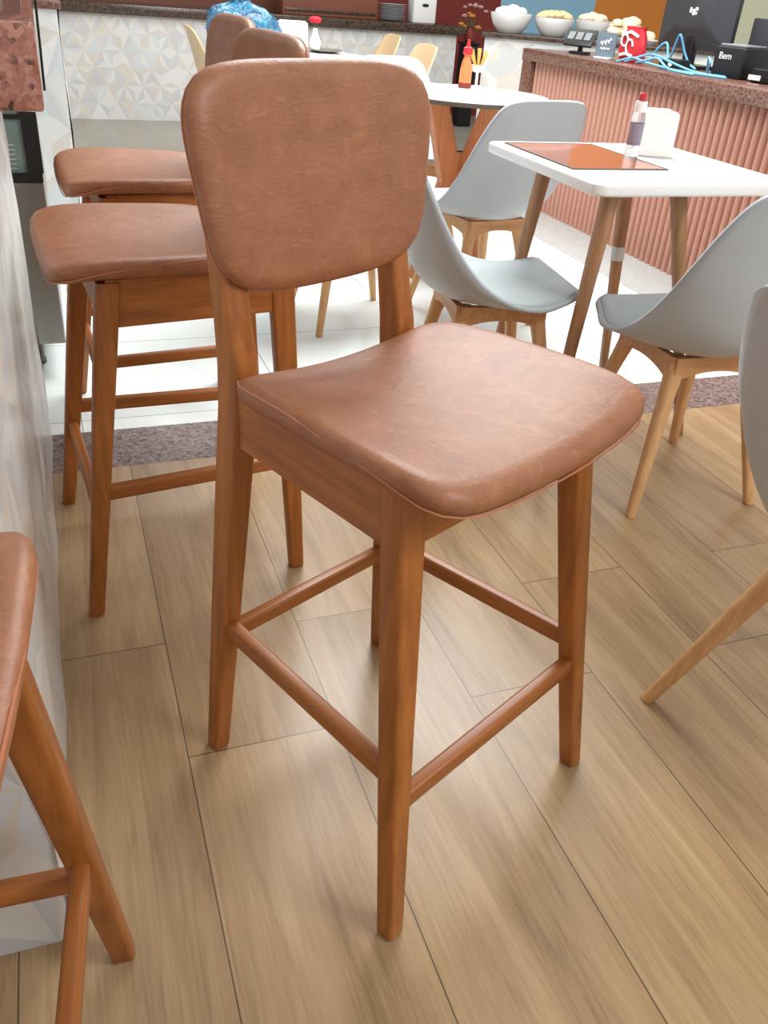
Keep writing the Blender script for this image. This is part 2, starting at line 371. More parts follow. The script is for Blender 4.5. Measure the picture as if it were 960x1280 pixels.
# ---- bar on the left
bar = thing('bar_counter', 'tall bar counter on the left clad in white triangle tiles with pink granite top', 'bar counter', (-.098, .733, 0))
w = MB().box((-.45, 0.0, 0), (-.0068, 1.552, .892))
w.build('counter_body', M['wallwhite'], bar, smooth=False)
tp = MB(); tri_panel(tp, (-.0065, -.002, 0), (0, 1, 0), 1.554, .892, .17, 3, (1, 0, 0)); tri_panel(tp, (-.45, -.0015, 0), (1, 0, 0), .4445, .892, .17, 5, (0, -1, 0))
tp.build('tile_cladding', TM, bar, smooth=False)
MB().box((-.62, .847, .893), (.092, 1.86, 1.019), .008).build('granite_top', M['pink'], bar)

# ---- tiled half wall beyond the bar
hw = thing('tiled_half_wall', 'narrow white tiled half wall with brown cap behind the display fridge', 'half wall', (-.5, 3.96, 0))
MB().box((0, .004, 0), (.574, .2, .945)).build('wall_core', M['wallwhite'], hw, smooth=False)
tp = MB(); tri_panel(tp, (0, .0, 0), (1, 0, 0), .576, .945, .2, 11, (0, -1, 0)); tri_panel(tp, (.578, 0, 0), (0, 1, 0), .2, .945, .2, 12, (1, 0, 0))
tp.build('tile_cladding', TM, hw, smooth=False)
MB().box((-.0, -.012, .946), (.592, .22, .975), .004).build('cap', M['brown'], hw)

# ---- serving counter at the back
sc = thing('serving_counter', 'long serving counter across the back with white triangle tiles and dark brown top', 'counter', (-1.4, 8.1, 0))
MB().box((0, .012, 0), (4.995, .55, .775)).build('counter_body', M['wallwhite'], sc, smooth=False)
tp = MB(); tri_panel(tp, (0, .004, 0), (1, 0, 0), 5.0, .775, .15, 21, (0, -1, 0)); tri_panel(tp, (5.0, 0.01, 0), (0, 1, 0), .54, .775, .19, 22, (1, 0, 0))
tp.build('tile_cladding', TM, sc, smooth=False)
MB().box((-.03, -.05, .776), (5.06, .6, .85), .012).build('countertop', M['darktop'], sc)

# ------------------------------------------------------------------ bar stools
def ring_at(cx, cy, z, hx, hy, r): return [(cx+p[0], cy+p[1], z) for p in rrect(hx, hy, r, 3)]
def leg_mesh(pts):
    """pts: list of (w, d, z, half_w, half_d)"""
    mb = MB(); rs = []
    for i, (w_, d_, z_, hx, hy) in enumerate(pts):
        rs.append(ring_at(w_, d_, z_, hx, hy, min(hx, hy)*.38))
    w_, d_, z_, hx, hy = pts[0]
    rs.insert(0, ring_at(w_, d_, z_-0, hx*.8, hy*.8, min(hx, hy)*.5)); rs[1] = ring_at(w_+(pts[1][0]-w_)*.01, d_, z_+.004, hx, hy, min(hx, hy)*.38)
    return mb.rings(rs)
def bar_between(p, q, hh, hw_, r=None):
    p = Vector(p); q = Vector(q); t = (q-p).normalized(); sd = t.cross(Vector((0, 0, 1))).normalized(); up = sd.cross(t)
    prof = rrect(hw_, hh, r or min(hh, hw_)*.55, 4)
    return MB().rings([[c+sd*a*k+up*b_*k for a, b_ in prof] for c, k in ((p, .8), (p+t*.004, 1), (q-t*.004, 1), (q, .8))])
def cushion(outline, top, thick, n_ang=72, bulge=.006, edge=.014, sf=lambda y: .72):
    """outline(a)->(x,y); top(x,y)->z ; closed pad"""
    mb = MB(); rs = []
    def ring(s, f, off=0):
        out = []
        for k in range(n_ang):
            x, y = outline(2*PI*k/n_ang); l = math.hypot(x, y); kx = s+off/l
            x, y = x*kx, y*kx; out.append((x, y, f(x, y)))
        return out
    for s in (.02, .2, .4, .6, .75): rs.append(ring(s, lambda x, y: top(x, y)-thick))
    rs.append(ring(1, lambda x, y: top(x, y)-thick, -.012))
    rs.append(ring(1, lambda x, y: top(x, y)-thick+.003, -.003))
    rs.append(ring(1, lambda x, y: top(x, y)-thick*.75, .0))
    rs.append(ring(1, lambda x, y: top(x, y)-thick*.5, bulge*.5))
    rs.append(ring(1, lambda x, y: top(x, y)-thick*.28, bulge*.2))
    rs.append(ring(1, lambda x, y: top(x, y)-.0045, -.005))
    rs.append(ring(1, lambda x, y: top(x, y)-.001, -.013))
    for s in (.88, .78, .66, .5, .33, .15, .02): rs.append(ring(s, top))
    mb.rings(rs)
    seam = []
    for k in range(n_ang+1):
        x, y = outline(2*PI*k/n_ang); l = math.hypot(x, y); kx = 1+(.0012)/l
        seam.append((x*kx, y*kx, top(x, y)-thick*sf(y)))
    return mb, seam
def superq(hx_f, hx_b, y0, y1, r):
    """rounded trapezoid outline by angle (front y0 negative)"""
    cy = (y0+y1)/2; hy = (y1-y0)/2
    n = 9.0
    def f(a):
        c, s_ = math.cos(a), math.sin(a)
        k = (abs(c)**n+abs(s_)**n)**(-1/n)
        y = cy+hy*s_*k; t = (y-y0)/(y1-y0); hx = hx_f+(hx_b-hx_f)*t+.008*math.sin(PI*t)
        return (hx*c*k, y)
    return f
ZT = .66
WF, WR, DEP, WFT, WRT, TDF, TDR, ZS, ZF, ZR = .2228, .1946, .2146, .1671, .149, .1187, .1909, .2587, .217, .237
def fl(s_, z): t = z/ZT; return (s_*(WF+(WFT-WF)*t), -(DEP+(TDF-DEP)*t))
def rl(s_, z): t = z/ZT; return (s_*(WR+(WRT-WR)*t), DEP+(TDR-DEP)*t)
BT = math.radians(8.5)
def make_stool(label):
    t = thing('bar_stool', label, 'bar stool', group='brown leatherette bar stools')
    for s_ in (-1, 1):
        leg_mesh([(*fl(s_, z), z, hx, hx) for z, hx in ((0, .0142), (.22, .0165), (.45, .0188), (.650, .0205))]).build('front_leg', M['stool'], t)
        pts = [(*rl(s_, z), z, hw_, hd) for z, hw_, hd in ((0, .0135, .015), (.22, .016, .018), (.45, .018, .021), (.62, .019, .0225))]
        w0, d0 = rl(s_, .66)
        pts.append((w0, d0+.004, .68, .019, .022))
        for z in (.74, .80, .90): pts.append((w0-s_*.03*(z-.68), d0+.004+math.tan(BT+.03)*(z-.68), z, .0185, .0195-.02*(z-.7)))
        leg_mesh(pts).build('rear_leg', M['stool'], t)
    # aprons
    def apron(p, q, z0, z1, hw_, name, mt):
        a = Vector((*p, 0)); b_ = Vector((*q, 0)); tt = (b_-a).normalized(); n = Vector((-tt.y, tt.x, 0))*hw_
        vs = []
        for c in (a, b_):
            for sg in (-1, 1):
                for z in (z0, z1): vs.append((c+n*sg)+Vector((0, 0, z)))
        MB().add(vs, [(0, 1, 3, 2), (4, 6, 7, 5), (0, 4, 5, 1), (2, 3, 7, 6), (0, 2, 6, 4), (1, 5, 7, 3)]).build(name, mt, t, smooth=False)
    A0, A1 = .572, .634
    for s_ in (-1, 1):
        p, q = fl(s_, .61), rl(s_, .61)
        apron((p[0]-s_*(-.004), p[1]), (q[0]+s_*.002, q[1]), A0, A1+.021, .0105, 'side_apron', M['stool_d'])
    p, q = fl(-1, .61), fl(1, .61); apron((p[0], p[1]-.0), (q[0], q[1]-.0), A0, A1+.004, .0105, 'front_apron', M['stool_w'])
    p, q = rl(-1, .61), rl(1, .61); apron(p, q, A0, A1+.005, .0105, 'rear_apron', M['stool_w'])
    # stretchers
    for s_ in (-1, 1):
        a, b_ = fl(s_, ZS), rl(s_, ZS)
        bar_between((a[0], a[1], ZS), (b_[0], b_[1]-.004, ZS), .0145, .0105).build('side_stretcher', M['stool_d'], t)
    a, b_ = fl(-1, ZF), fl(1, ZF)
    bar_between((a[0]+.008, a[1], ZF), (b_[0]-.008, b_[1], ZF), .0145, .0105).build('front_stretcher', M['stool_w'], t)
    a, b_ = rl(-1, ZR), rl(1, ZR)
    bar_between((a[0]+.008, a[1], ZR), (b_[0]-.008, b_[1], ZR), .0135, .0105).build('rear_stretcher', M['stool_w'], t)
    # seat: dished across, waterfall front
    out = superq(.212, .193, -.212, .166, .05)
    def top(x, y):
        z = .673+.022*(abs(x)/.2)**2.2
        if y < -.10: z -= .007*((-.10-y)/.108)**2
        if y > .05: z -= .006*((y-.05)/.11)**2
        return z
    mb, seam = cushion(out, top, .034, sf=lambda y: .26+.62*min(1, max(0, (.03-y)/.21))**1.3)
    st = mb.build('seat_cushion', M['leather'], t, angle=60)
    MB().tube(seam, .0013, 5).build('seam', M['seam'], st)
    # backrest pad in its own plane: local x = w, local y = up, thickness along local z (towards the sitter)
    def bo(a):
        c, s_ = math.cos(a), math.sin(a); n = 5.2
        k = (abs(c)**n+abs(s_)**n)**(-1/n); y = .125*s_*k; tt = (y+.125)/.25
        hx = .170+.029*min(1, tt*1.25)**.8-.006*max(0, tt-.7)/.3
        return (hx*c*k, y-.010*(1-tt)*(1-(c*k)**2))
    def bt(x, y): return .014*(x/.2)**2
    mb, seam = cushion(bo, bt, .032, edge=.012)
    w0, d0 = rl(1, .66)
    org = Vector((0, d0+.004+math.tan(BT)*(.89-.68)-.040, .898))
    def tr(p):
        x, y, z = p
        return (x, org.y+y*math.sin(BT)-z*math.cos(BT)+.014, org.z+y*math.cos(BT)+z*math.sin(BT))
    mb.v = [tr(p) for p in mb.v]
    bk = mb.build('backrest', M['leather'], t, angle=60)
    MB().tube([tr(p) for p in seam], .0013, 5).build('seam', M['seam'], bk)
    return t
stool = make_stool('brown leatherette bar stool with backrest, standing free in the middle foreground')
stool.location = (.4078, .9025, 0); stool.rotation_euler.z = math.radians(26.28)
dup(stool, (.163, 1.655, 0), math.radians(-85.2), 'brown bar stool pulled up to the bar, directly behind the foreground stool')
dup(stool, (.215, 2.29, 0), math.radians(-87), 'brown bar stool at the bar, farthest of the row and partly hidden')
dup(stool, (-.277, .482, 0), math.radians(177), 'brown bar stool cut off by the left edge, at the near end of the bar')

# ------------------------------------------------------------------ shell chairs
CEN = [(.238, .440), (.215, .436), (.16, .426), (.07, .412), (-.04, .405), (-.125, .417), (-.185, .465), (-.222, .555), (-.25, .665), (-.277, .765), (-.292, .815), (-.296, .825)]
EDG = [(.225, .449), (.205, .446), (.165, .432), (.10, .424), (.02, .440), (-.065, .487), (-.135, .560), (-.19, .645), (-.232, .725), (-.264, .785), (-.284, .812), (-.292, .822)]
HW = [(.156,), (.182,), (.197,), (.222,), (.233,), (.236,), (.232,), (.222,), (.204,), (.180,), (.154,), (.116,)]
def shell_pt(u, v):
    c = cr(CEN, v); e = cr(EDG, v); h = cr(HW, v)[0]; k = abs(u)**2.4
    return (h*u, c[0]+(e[0]-c[0])*k, c[1]+(e[1]-c[1])*k)
def shell_mesh(nu=24, nv=56, u1=1.0, v0=0, v1=1.0, off=0.0):
    P = [[shell_pt(u1*(-1+2*i/nu), v0+(v1-v0)*j/nv) for i in range(nu+1)] for j in range(nv+1)]
    vs = [p for r in P for p in r]; n = nu+1
    fs = [(j*n+i, j*n+i+1, (j+1)*n+i+1, (j+1)*n+i) for j in range(nv) for i in range(nu)]
    return MB().add(vs, fs)
def arch_rail(p, q, z0, z1, th):
    p = Vector(p); q = Vector(q); mb = MB(); t = (q-p); n = Vector((-t.y, t.x, 0)).normalized()*th; rs = []
    for k in range(13):
        f = k/12; c = p+t*f; lo = z0+(z1-z0)*.45*math.sin(PI*f)**.6
        rs.append([c+n+Vector((0, 0, lo)), c-n+Vector((0, 0, lo)), c-n+Vector((0, 0, z1)), c+n+Vector((0, 0, z1))])
    return mb.rings(rs)
def make_chair(label, shell_mat, pad_mat, wood_mat, rail_mat, group, name='shell_chair', fr=.18):
    t = thing(name, label, 'chair', group=group)
    sh = shell_mesh().build('shell', shell_mat, t, angle=80)
    md = sh.modifiers.new('thickness', 'SOLIDIFY'); md.thickness = .011; md.offset = 0
    pd = MB(); s_ = shell_mesh(20, 30, .93, .02, .52)
    s_.v = [(x, y, z+.006) for x, y, z in s_.v]
    po = s_.build('seat_pad', pad_mat, t, angle=80)
    md = po.modifiers.new('thickness', 'SOLIDIFY'); md.thickness = .012; md.offset = 0
    for sx in (-1, 1):
        for sy in (-1, 1):
            top = Vector((sx*.10, .03+sy*.10, .398)); bot = Vector((sx*fr, .03+sy*fr, 0))
            mb = MB(); rs = []
            for z, h in ((0, .0095), (.003, .012), (.15, .015), (.30, .0185), (.36, .021), (.398, .021)):
                c = bot.lerp(top, z/.398)
                rs.append(ring_at(c.x, c.y, z, h, h, h*.75))
            mb.rings(rs).build('leg', wood_mat, t)
    a = .118; yo = .03
    for p, q in (((-a, -a+yo), (a, -a+yo)), ((-a, a+yo), (a, a+yo)), ((-a, -a+yo), (-a, a+yo)), ((a, -a+yo), (a, a+yo))):
        arch_rail((*p, 0), (*q, 0), .335, .402, .010).build('rail', rail_mat, t)
    return t
GR = 'grey shell chairs with pale wooden legs'
chair = make_chair('grey shell chair facing the square table from its left side', M['shell'], M['pad'], M['beech'], M['beech_x'], GR)
def face(deg): return math.radians(deg-90)
chair.location = (1.062, 2.065, 0); chair.rotation_euler.z = face(-8)
dup(chair, (1.455, 1.615, 0), face(87), 'grey shell chair at the near side of the square table, seen from behind')
dup(chair, (1.495, 2.955, 0), face(99), 'grey shell chair behind the square table, turned away to the round table')
ch_near = make_chair('grey shell chair cut off by the right edge, nearest to the camera', M['shell'], M['pad'], M['beech'], M['beech_x'], GR, fr=.215)
ch_near.location = (1.125, .70, 0); ch_near.rotation_euler.z = face(5)
dup(chair, (1.60, 4.02, 0), face(-84), 'grey shell chair on the far side of the round table')
dup(chair, (.97, 3.03, 0), face(3), 'grey shell chair hidden behind the foreground backrest, only its legs showing')
GB = 'cream shell chairs at the far round table'
ch2 = make_chair('cream shell chair facing right at the far left of the far round table', M['cream'], M['cream'], M['beech'], M['beech_x'], GB)
ch2.location = (1.15, 6.0, 0); ch2.rotation_euler.z = face(0)
dup(ch2, (2.08, 6.42, 0), face(178), 'cream shell chair with its tall back showing, left one of the right-hand pair')
dup(ch2, (1.95, 5.45, 0), face(180), 'cream shell chair with only a low back top showing, right one of the right-hand pair')

# ------------------------------------------------------------------ tables
sq = thing('square_table', 'small square white dining table with splayed tan wooden legs', 'table', (1.465, 2.045, 0))
mb = MB(); R = lambda i, z: [(p[0], p[1], z) for p in rrect(.302-i, .302-i, .035-i*.5, 6)]
mb.rings([R(.006, .722), R(.001, .725), R(0, .729), R(0, .744), R(.001, .748), R(.005, .75)])
mb.build('tabletop', M['white'], sq, angle=50)
for top, bot in (((1.272, 1.842), (1.20, 1.812)), ((1.31, 2.235), (1.235, 2.272)), ((1.49, 1.872), (1.705, 1.865)), ((1.56, 2.20), (1.665, 2.25))):
    mb = MB(); rs = []
    top = Vector((top[0]-1.465, top[1]-2.045, .7225)); bot = Vector((bot[0]-1.465, bot[1]-2.045, 0))
    for z, h in ((0, .0105), (.003, .0125), (.35, .016), (.7225, .021)):
        c = bot.lerp(top, z/.7225); rs.append(ring_at(c.x, c.y, z, h, h, h*.8))
    lg = mb.rings(rs).build('leg', M['tleg'], sq)
mb = MB(); mb.rings([ring_at(bot.lerp(top, f).x, bot.lerp(top, f).y, .7225*f, .0185, .0185, .014) for f in (.60, .66)], cap=False); mb.build('sticker', M['t_grey'], lg, smooth=False)
MB().box((-.22, -.21, .705), (.14, .2, .7215), .004).build('mounting_board', M['tleg'], sq)
tag(MB().box((1.205, 1.925, .7505), (1.485, 2.302, .7525), 0).build('table_mat', [M['orange_mat']], smooth=False), 'glossy orange rectangular mat on the square table', 'mat')
mat_o = bpy.data.objects['table_mat']; mb = MB()
for a, b_ in (((1.203, 1.923), (1.487, 1.927)), ((1.203, 2.300), (1.487, 2.304)), ((1.203, 1.927), (1.207, 2.300)), ((1.483, 1.927), (1.487, 2.300))): mb.box((*a, .7504), (*b_, .7532))
mb.build('border', M['edge'], mat_o, smooth=False)

rt = thing('round_table', 'round white table with a dark edge on a crossed plywood pedestal', 'table', (1.66, 3.58, 0))
tt = MB().lathe([(.335, .728), (.345, .731), (.349, .738), (.349, .748), (.347, .75)], 64)
tt.build('tabletop', M['white'], rt, angle=50)
MB().lathe([(.3485, .7285), (.3505, .731), (.3505, .742), (.3495, .7445)], 64).build('edge_band', M['edge'], rt)
def ypanel(ang):
    # Y shaped plywood plate with a notch at the top and at the bottom
    poly = [(-.30, .727), (-.10, .42), (-.16, 0), (-.24, 0), (-.225, 0)]
    poly = [(-.235, 0), (-.165, 0), (-.075, .20), (.075, .20), (.165, 0), (.235, 0), (.115, .40), (.215, .727), (.13, .727), (.035, .50), (-.035, .50), (-.13, .727), (-.215, .727), (-.115, .40)]
    mb = MB()
    # left half, right half and web as convex pieces
    L_ = [(-.235, 0), (-.165, 0), (-.06, .26), (-.10, .40)]
    pieces = [[(-.235, 0), (-.165, 0), (-.055, .26), (-.105, .40)], [(.165, 0), (.235, 0), (.105, .40), (.055, .26)],
              [(-.055, .26), (.055, .26), (.105, .40), (.035, .52), (-.035, .52), (-.105, .40)],
              [(-.105, .40), (-.035, .52), (-.13, .727), (-.215, .727)], [(.035, .52), (.105, .40), (.215, .727), (.13, .727)]]
    for p in pieces: mb.prism(p, -.016, .016)
    c, s_ = math.cos(ang), math.sin(ang); mb.v = [(x*c-y*s_, x*s_+y*c, z) for x, y, z in mb.v]
    return mb
ypanel(math.radians(20)).build('pedestal_plate', M['plyred'], rt, smooth=False)
ypanel(math.radians(-70)).build('pedestal_plate', M['plyred'], rt, smooth=False)

ft = thing('round_table', 'white round table in the background in front of the serving counter', 'table', (1.42, 5.35, 0))
MB().lathe([(.36, .728), (.37, .731), (.374, .738), (.374, .748), (.372, .75)], 48).build('tabletop', M['white'], ft, angle=50)
MB().lathe([(.24, 0), (.24, .012), (.04, .03), (.03, .06), (.03, .69), (.12, .727)], 32).build('pedestal', M['steel'], ft)

# ---- things on the square table
bt_ = thing('spray_bottle', 'clear slim bottle with white collar and red cap on the square table', 'bottle', (1.478, 2.085, .7505))
MB().lathe([(.015, 0), (.0185, .004), (.0185, .095), (.017, .108), (.0145, .118)], 24).build('body', M['clear'], bt_)
MB().lathe([(.0188, .035), (.0189, .036), (.0189, .088), (.0188, .089)], 24, cap=False).build('label_wrap', M['label'], bt_)
MB().lathe([(.016, .116), (.0165, .118), (.0165, .138), (.0145, .142)], 24).build('collar', M['white'], bt_)
MB().lathe([(.008, .1415), (.0095, .144), (.009, .158), (.0055, .162)], 20).build('cap', M['red'], bt_)
nh = thing('napkin_holder', 'white napkin holder filled with paper napkins on the square table', 'napkin holder', (1.585, 2.15, .7505), math.radians(-20))
MB().box((-.055, -.035, 0), (.055, .035, .010), .003).build('base', M['white'], nh)
for s_ in (-1, 1):
    MB().rings([[(p[0], s_*.03+dy, .062+p[1]) for p in rrect(.052, .055, .016, 5)] for dy in (-.0025, .0025)]).build('side_plate', M['white'], nh)
MB().box((-.046, -.024, .0105), (.046, .024, .112), .006).build('napkins', M['foam'], nh)

# ---- things on the round table
sb = thing('sauce_bottle', 'orange sauce bottle with a red cap on the round table', 'bottle', (1.735, 3.77, .7505))
MB().lathe([(.024, 0), (.027, .004), (.026, .07), (.02, .10), (.013, .125), (.012, .13)], 24).build('body', M['sauce'], sb)
MB().lathe([(.027, 0.001), (.0285, .004), (.0285, .018), (.027, .021)], 24, cap=False).build('base_label', M['redwall'], sb)
MB().lathe([(.018, .128), (.021, .131), (.019, .155), (.009, .16), (.006, .185), (.003, .186)], 20).build('cap', M['red'], sb)
sh_ = thing('straw_holder', 'small white holder with a fan of yellow straws on the round table', 'holder', (1.80, 3.79, .7505))
MB().lathe([(.034, 0), (.034, .006), (.006, .012), (.006, .06), (.032, .066), (.034, .09), (.030, .09), (.028, .07)], 24).build('cup', M['porcelain'], sh_)
mb = MB()
for k in range(9):
    a = -.7+1.4*k/8
    mb.tube([(.01*math.sin(a), .004*(k % 3-1), .068), (.075*math.sin(a), .012*(k % 3-1), .07+.085*math.cos(a))], .0032, 6)
mb.build('straws', M['straw'], sh_)

# ---- things on the far round table
fv = thing('flower_vase', 'white vase with one red flower on the far round table', 'vase', (1.55, 5.56, .7505))
MB().lathe([(.022, 0), (.03, .006), (.034, .05), (.018, .09), (.013, .115), (.016, .12)], 24).build('vase', M['porcelain'], fv)
mb = MB(); mb.tube([(0, 0, .10), (.005, 0, .145)], .004, 6); mb.build('stem', M['leaf'], fv)
mb = MB()
for k in range(9):
    a = 2*PI*k/9; rr_ = .02 if k else 0
    mb.lathe([(.004, .145), (.018, .152), (.020, .166), (.010, .178), (.002, .180)], 10, .018*math.cos(a)*(1 if k else 0), .018*math.sin(a)*(1 if k else 0))
mb.build('petals', M['flower'], fv)
tag(MB().lathe([(.05, 0), (.07, .004), (.105, .014), (.107, .018), (.10, .016), (.06, .006)], 40).build('side_plate', M['plate']), 'flat plate with a dark rim beside the red flower on the far table', 'plate').location = (1.58, 5.46, .7505)
nb = thing('napkin_box', 'white box standing on the far round table beside the flower vase', 'box', (1.405, 5.54, .7505), math.radians(-4))
MB().box((-.085, -.045, 0), (.085, .045, .145), .006).build('box_body', M['foam'], nb)
MB().box((-.075, -.03, .1455), (.075, .03, .153), .003).build('napkins', M['porcelain'], nb)
# blue plastic bag
bgm = MB(); rnd = random.Random(4); rs = []
for z, r in ((0, .09), (.006, .14), (.05, .175), (.11, .185), (.16, .165), (.195, .13), (.215, .06), (.235, .035), (.262, .06), (.285, .085)):
    ring = []
    for k in range(48):
        a = 2*PI*k/48; q = r*(1+.09*math.sin(3*a+z*20)+.07*math.sin(7*a-z*33)+.05*math.sin(11*a+z*51))
        ring.append((q*1.12*math.cos(a), q*.8*math.sin(a), z+.012*math.sin(5*a)*(1 if z > .02 else 0)))
    rs.append(ring)
bgm.rings(rs, cap=True)
tag(bgm.build('plastic_bag', M['bag'], angle=180), 'crumpled blue plastic bag sitting on the far round table', 'plastic bag').location = (1.08, 5.43, .7505)

# ------------------------------------------------------------------ display fridge on the left
fg = thing('display_fridge', 'steel display fridge with black framed glass door beyond the bar', 'fridge', (-.7, 2.64, 0))
X1 = .662
MB().box((0, 0, .105), (X1, .62, .575), .004).build('cabinet_body', M['steel'], fg)
MB().box((.50, .06, .025), (.592, .56, .104), .003).build('base_panel', M['steel_d'], fg)
for y in (.12, .5): MB().lathe([(.016, 0), (.02, .003), (.02, .02), (.012, .025)], 16, .575, y).build('foot', M['black'], fg)
mb = MB(); mb.box((.56, -.004, .577), (X1, .03, .60)); mb.box((.625, -.004, .60), (X1+.004, .03, 1.30)); mb.box((0, -.004, .577), (.56, .03, .60)); mb.box((0, -.004, 1.28), (.625, .03, 1.30)); mb.box((0, -.004, .60), (.03, .03, 1.28)); mb.box((.30, -.004, .737), (.625, .03, .748))
mb.build('door_frame', M['black'], fg, smooth=False)
MB().box((.03, .008, .60), (.625, .016, 1.28)).build('door_glass', M['fglass'], fg, smooth=False)
mb = MB(); mb.box((0.0, .032, .577), (X1-.002, .62, 1.30)); mb.build('cabinet_top', M['midgrey'], fg, smooth=False)
mb = MB()
for k in range(6): mb.box((.34, .004, .61+.012*k), (.60, .0075, .613+.012*k))
mb.build('shelf_wires', M['shelf'], fg, smooth=False)
tag(MB().tube([(-.004, 2.75, 1.30), (.003, 2.73, 1.05), (-.001, 2.72, .9), (-.004, 2.71, .80)], .0035, 6).build('hanging_cable', M['black']), 'thin black cable hanging along the edge of the display fridge', 'cable')

# ------------------------------------------------------------------ cashier counter with fluted front
cc = thing('cashier_counter', 'cashier counter with terracotta fluted front and brown granite top on the right', 'counter', (2.72, 1.6, 0))
Yl = 3.52
MB().box((.06, 0, .0), (.66, Yl-.05, .845)).build('counter_body', M['flute_back'], cc, smooth=False)
mb = MB(); n = int((Yl-.12)/.047); per = (Yl-.12)/n; prof = []
for i in range(n):
    for k in range(7):
        a = PI*k/6; prof.append((  .06-.002-.028*math.sin(a), .02+per*(i+.5)-per*.34*math.cos(a)))
vs = [(x, y, z) for z in (.004, .79) for x, y in prof]; m_ = len(prof)
mb.add(vs, [(i, i+1, i+1+m_, i+m_) for i in range(m_-1)])
mb.build('fluted_panel', M['flute'], cc, angle=40)
MB().box((.0, Yl-.10, .0), (.66, Yl, .80), .006).build('end_post', M['brown'], cc)
MB().box((.0, 0, .79), (.70, Yl+.012, .852), .006).build('granite_top', M['brown'], cc)

def at(x, y, z=.853): return (x, y, z)
ct = thing('card_terminal', 'black slanted card terminal stand with three grey cards on the cashier counter', 'card terminal', at(2.90, 4.79), math.radians(-62))
MB().box((-.05, -.03, 0), (.05, .05, .014), .004).build('base', M['black'], ct)
MB().box((-.012, 0.0, .012), (.012, .02, .05), .003).build('post', M['black'], ct)
def slant(mb, tilt, oz, oy):
    c, s_ = math.cos(tilt), math.sin(tilt); mb.v = [(x, oy+y*c-z*s_, oz+y*s_+z*c) for x, y, z in mb.v]; return mb
slant(MB().box((-.092, 0, 0), (.092, .10, .014), .004), math.radians(55), .036, -.03).build('panel', M['black'], ct)
for k in range(3):
    slant(MB().box((-.078+.054*k, .034, .0145), (-.038+.054*k, .078, .0165)), math.radians(55), .036, -.03).build('card', M['midgrey'], ct, smooth=False)
cs = thing('card_sign', 'small blue grey sign card in a stand beside the card terminal', 'sign', at(2.88, 4.49), math.radians(-68))
MB().box((-.05, -.03, 0), (.05, .03, .008), .003).build('base', M['white'], cs)
MB().box((-.062, -.004, .008), (.062, .004, .125)).build('card', M['signgrey'], cs, smooth=False)
mb = MB(); mb.tube([(-.035+.07*k/10, -.006, .07+.012*math.sin(k*2.2)+.02*k/10) for k in range(11)], .004, 6); mb.tube([(-.03+.06*k/8, -.006, .048+.006*math.sin(k*2.6)) for k in range(9)], .003, 6)
mb.build('lettering', M['white'], cs)
rp = thing('sweet_packet', 'crumpled red and white packet beside the sign card', 'packet', at(2.93, 4.31), math.radians(-68))
rs = []
for z, r in ((0, .055), (.01, .066), (.06, .072), (.11, .066), (.15, .05), (.165, .054)):
    rs.append([(r*1.1*math.cos(a)*(1+.07*math.sin(5*a+z*40)), r*.55*math.sin(a)*(1+.1*math.sin(4*a)), z) for a in [2*PI*k/28 for k in range(28)]])
MB().rings(rs).build('wrapper', M['red'], rp)
mb = MB(); mb.tube([(-.03+.02*math.cos(a), -.043, .10+.026*math.sin(a)) for a in [k*.35 for k in range(16)]], .005, 6); mb.tube([(.005+.02*math.cos(a), -.045, .075+.03*math.sin(a)) for a in [k*.35 for k in range(14)]], .005, 6); mb.tube([(-.05, -.036, .03), (-.01, -.044, .04), (.03, -.042, .03)], .008, 6); mb.tube([(-.055, -.03, .125), (0, -.04, .14), (.045, -.034, .12)], .008, 6)
mb.build('lettering', M['porcelain'], rp)

mo = thing('monitor', 'black monitor seen from behind on the cashier counter', 'monitor', at(3.18, 4.16), math.radians(-86))
MB().box((-.12, -.09, 0), (.12, .09, .016), .006).build('stand_base', M['blackgloss'], mo)
MB().box((-.03, -.02, .014), (.03, .02, .2), .006).build('stand_neck', M['black'], mo)
mb = MB()
mb.rings([[(p[0], y, .30+p[1]) for p in rrect(hx, hz, .02, 4)] for y, hx, hz in ((.03, .262, .212), (.024, .268, .218), (-.0, .268, .218), (-.03, .15, .13), (-.034, .14, .12))])
mb.build('casing', M['darkgrey'], mo, angle=25)
mb = MB(); mb.box((-.008, -.0345, .235), (.01, -.036, .262)); mb.box((.014, -.0345, .238), (.026, -.036, .25)); mb.box((-.03, -.0345, .245), (-.014, -.036, .268)); mb.box((.01, -.0345, .256), (.03, -.036, .27))
mb.build('emblem', M['porcelain'], mo, smooth=False)
pr = thing('receipt_printer', 'black receipt printer with a grey lid on the cashier counter', 'printer', at(3.06, 3.61), math.radians(-78))
MB().box((-.085, -.10, 0), (.085, .10, .125), .010).build('body', M['black'], pr)
MB().box((-.075, -.085, .1255), (.075, .06, .136), .006).build('lid', M['midgrey'], pr)
tc_ = bpy.data.curves.new('lettering', 'FONT'); tc_.body = 'Bem'; tc_.size = .04; tc_.extrude = .0008
to = bpy.data.objects.new('lettering_curve', tc_); COL.objects.link(to)
dg = bpy.context.evaluated_depsgraph_get(); me = bpy.data.meshes.new_from_object(to.evaluated_get(dg)); bpy.data.objects.remove(to)
me.materials.clear(); me.materials.append(M['porcelain'])
lo = bpy.data.objects.new('lettering', me); COL.objects.link(lo); lo.parent = pr; lo.location = (-.055, -.1012, .075); lo.rotation_euler = (PI/2, 0, 0)
dv = thing('control_box', 'low black device with a silver corner at the right edge of the cashier counter', 'device', at(3.06, 3.36), math.radians(-75))
MB().box((-.08, -.09, 0), (.08, .09, .055), .014).build('body', M['blackgloss'], dv)
MB().box((-.082, -.092, .010), (-.02, -.088, .03), .001).build('silver_strip', M['porcelain'], dv)
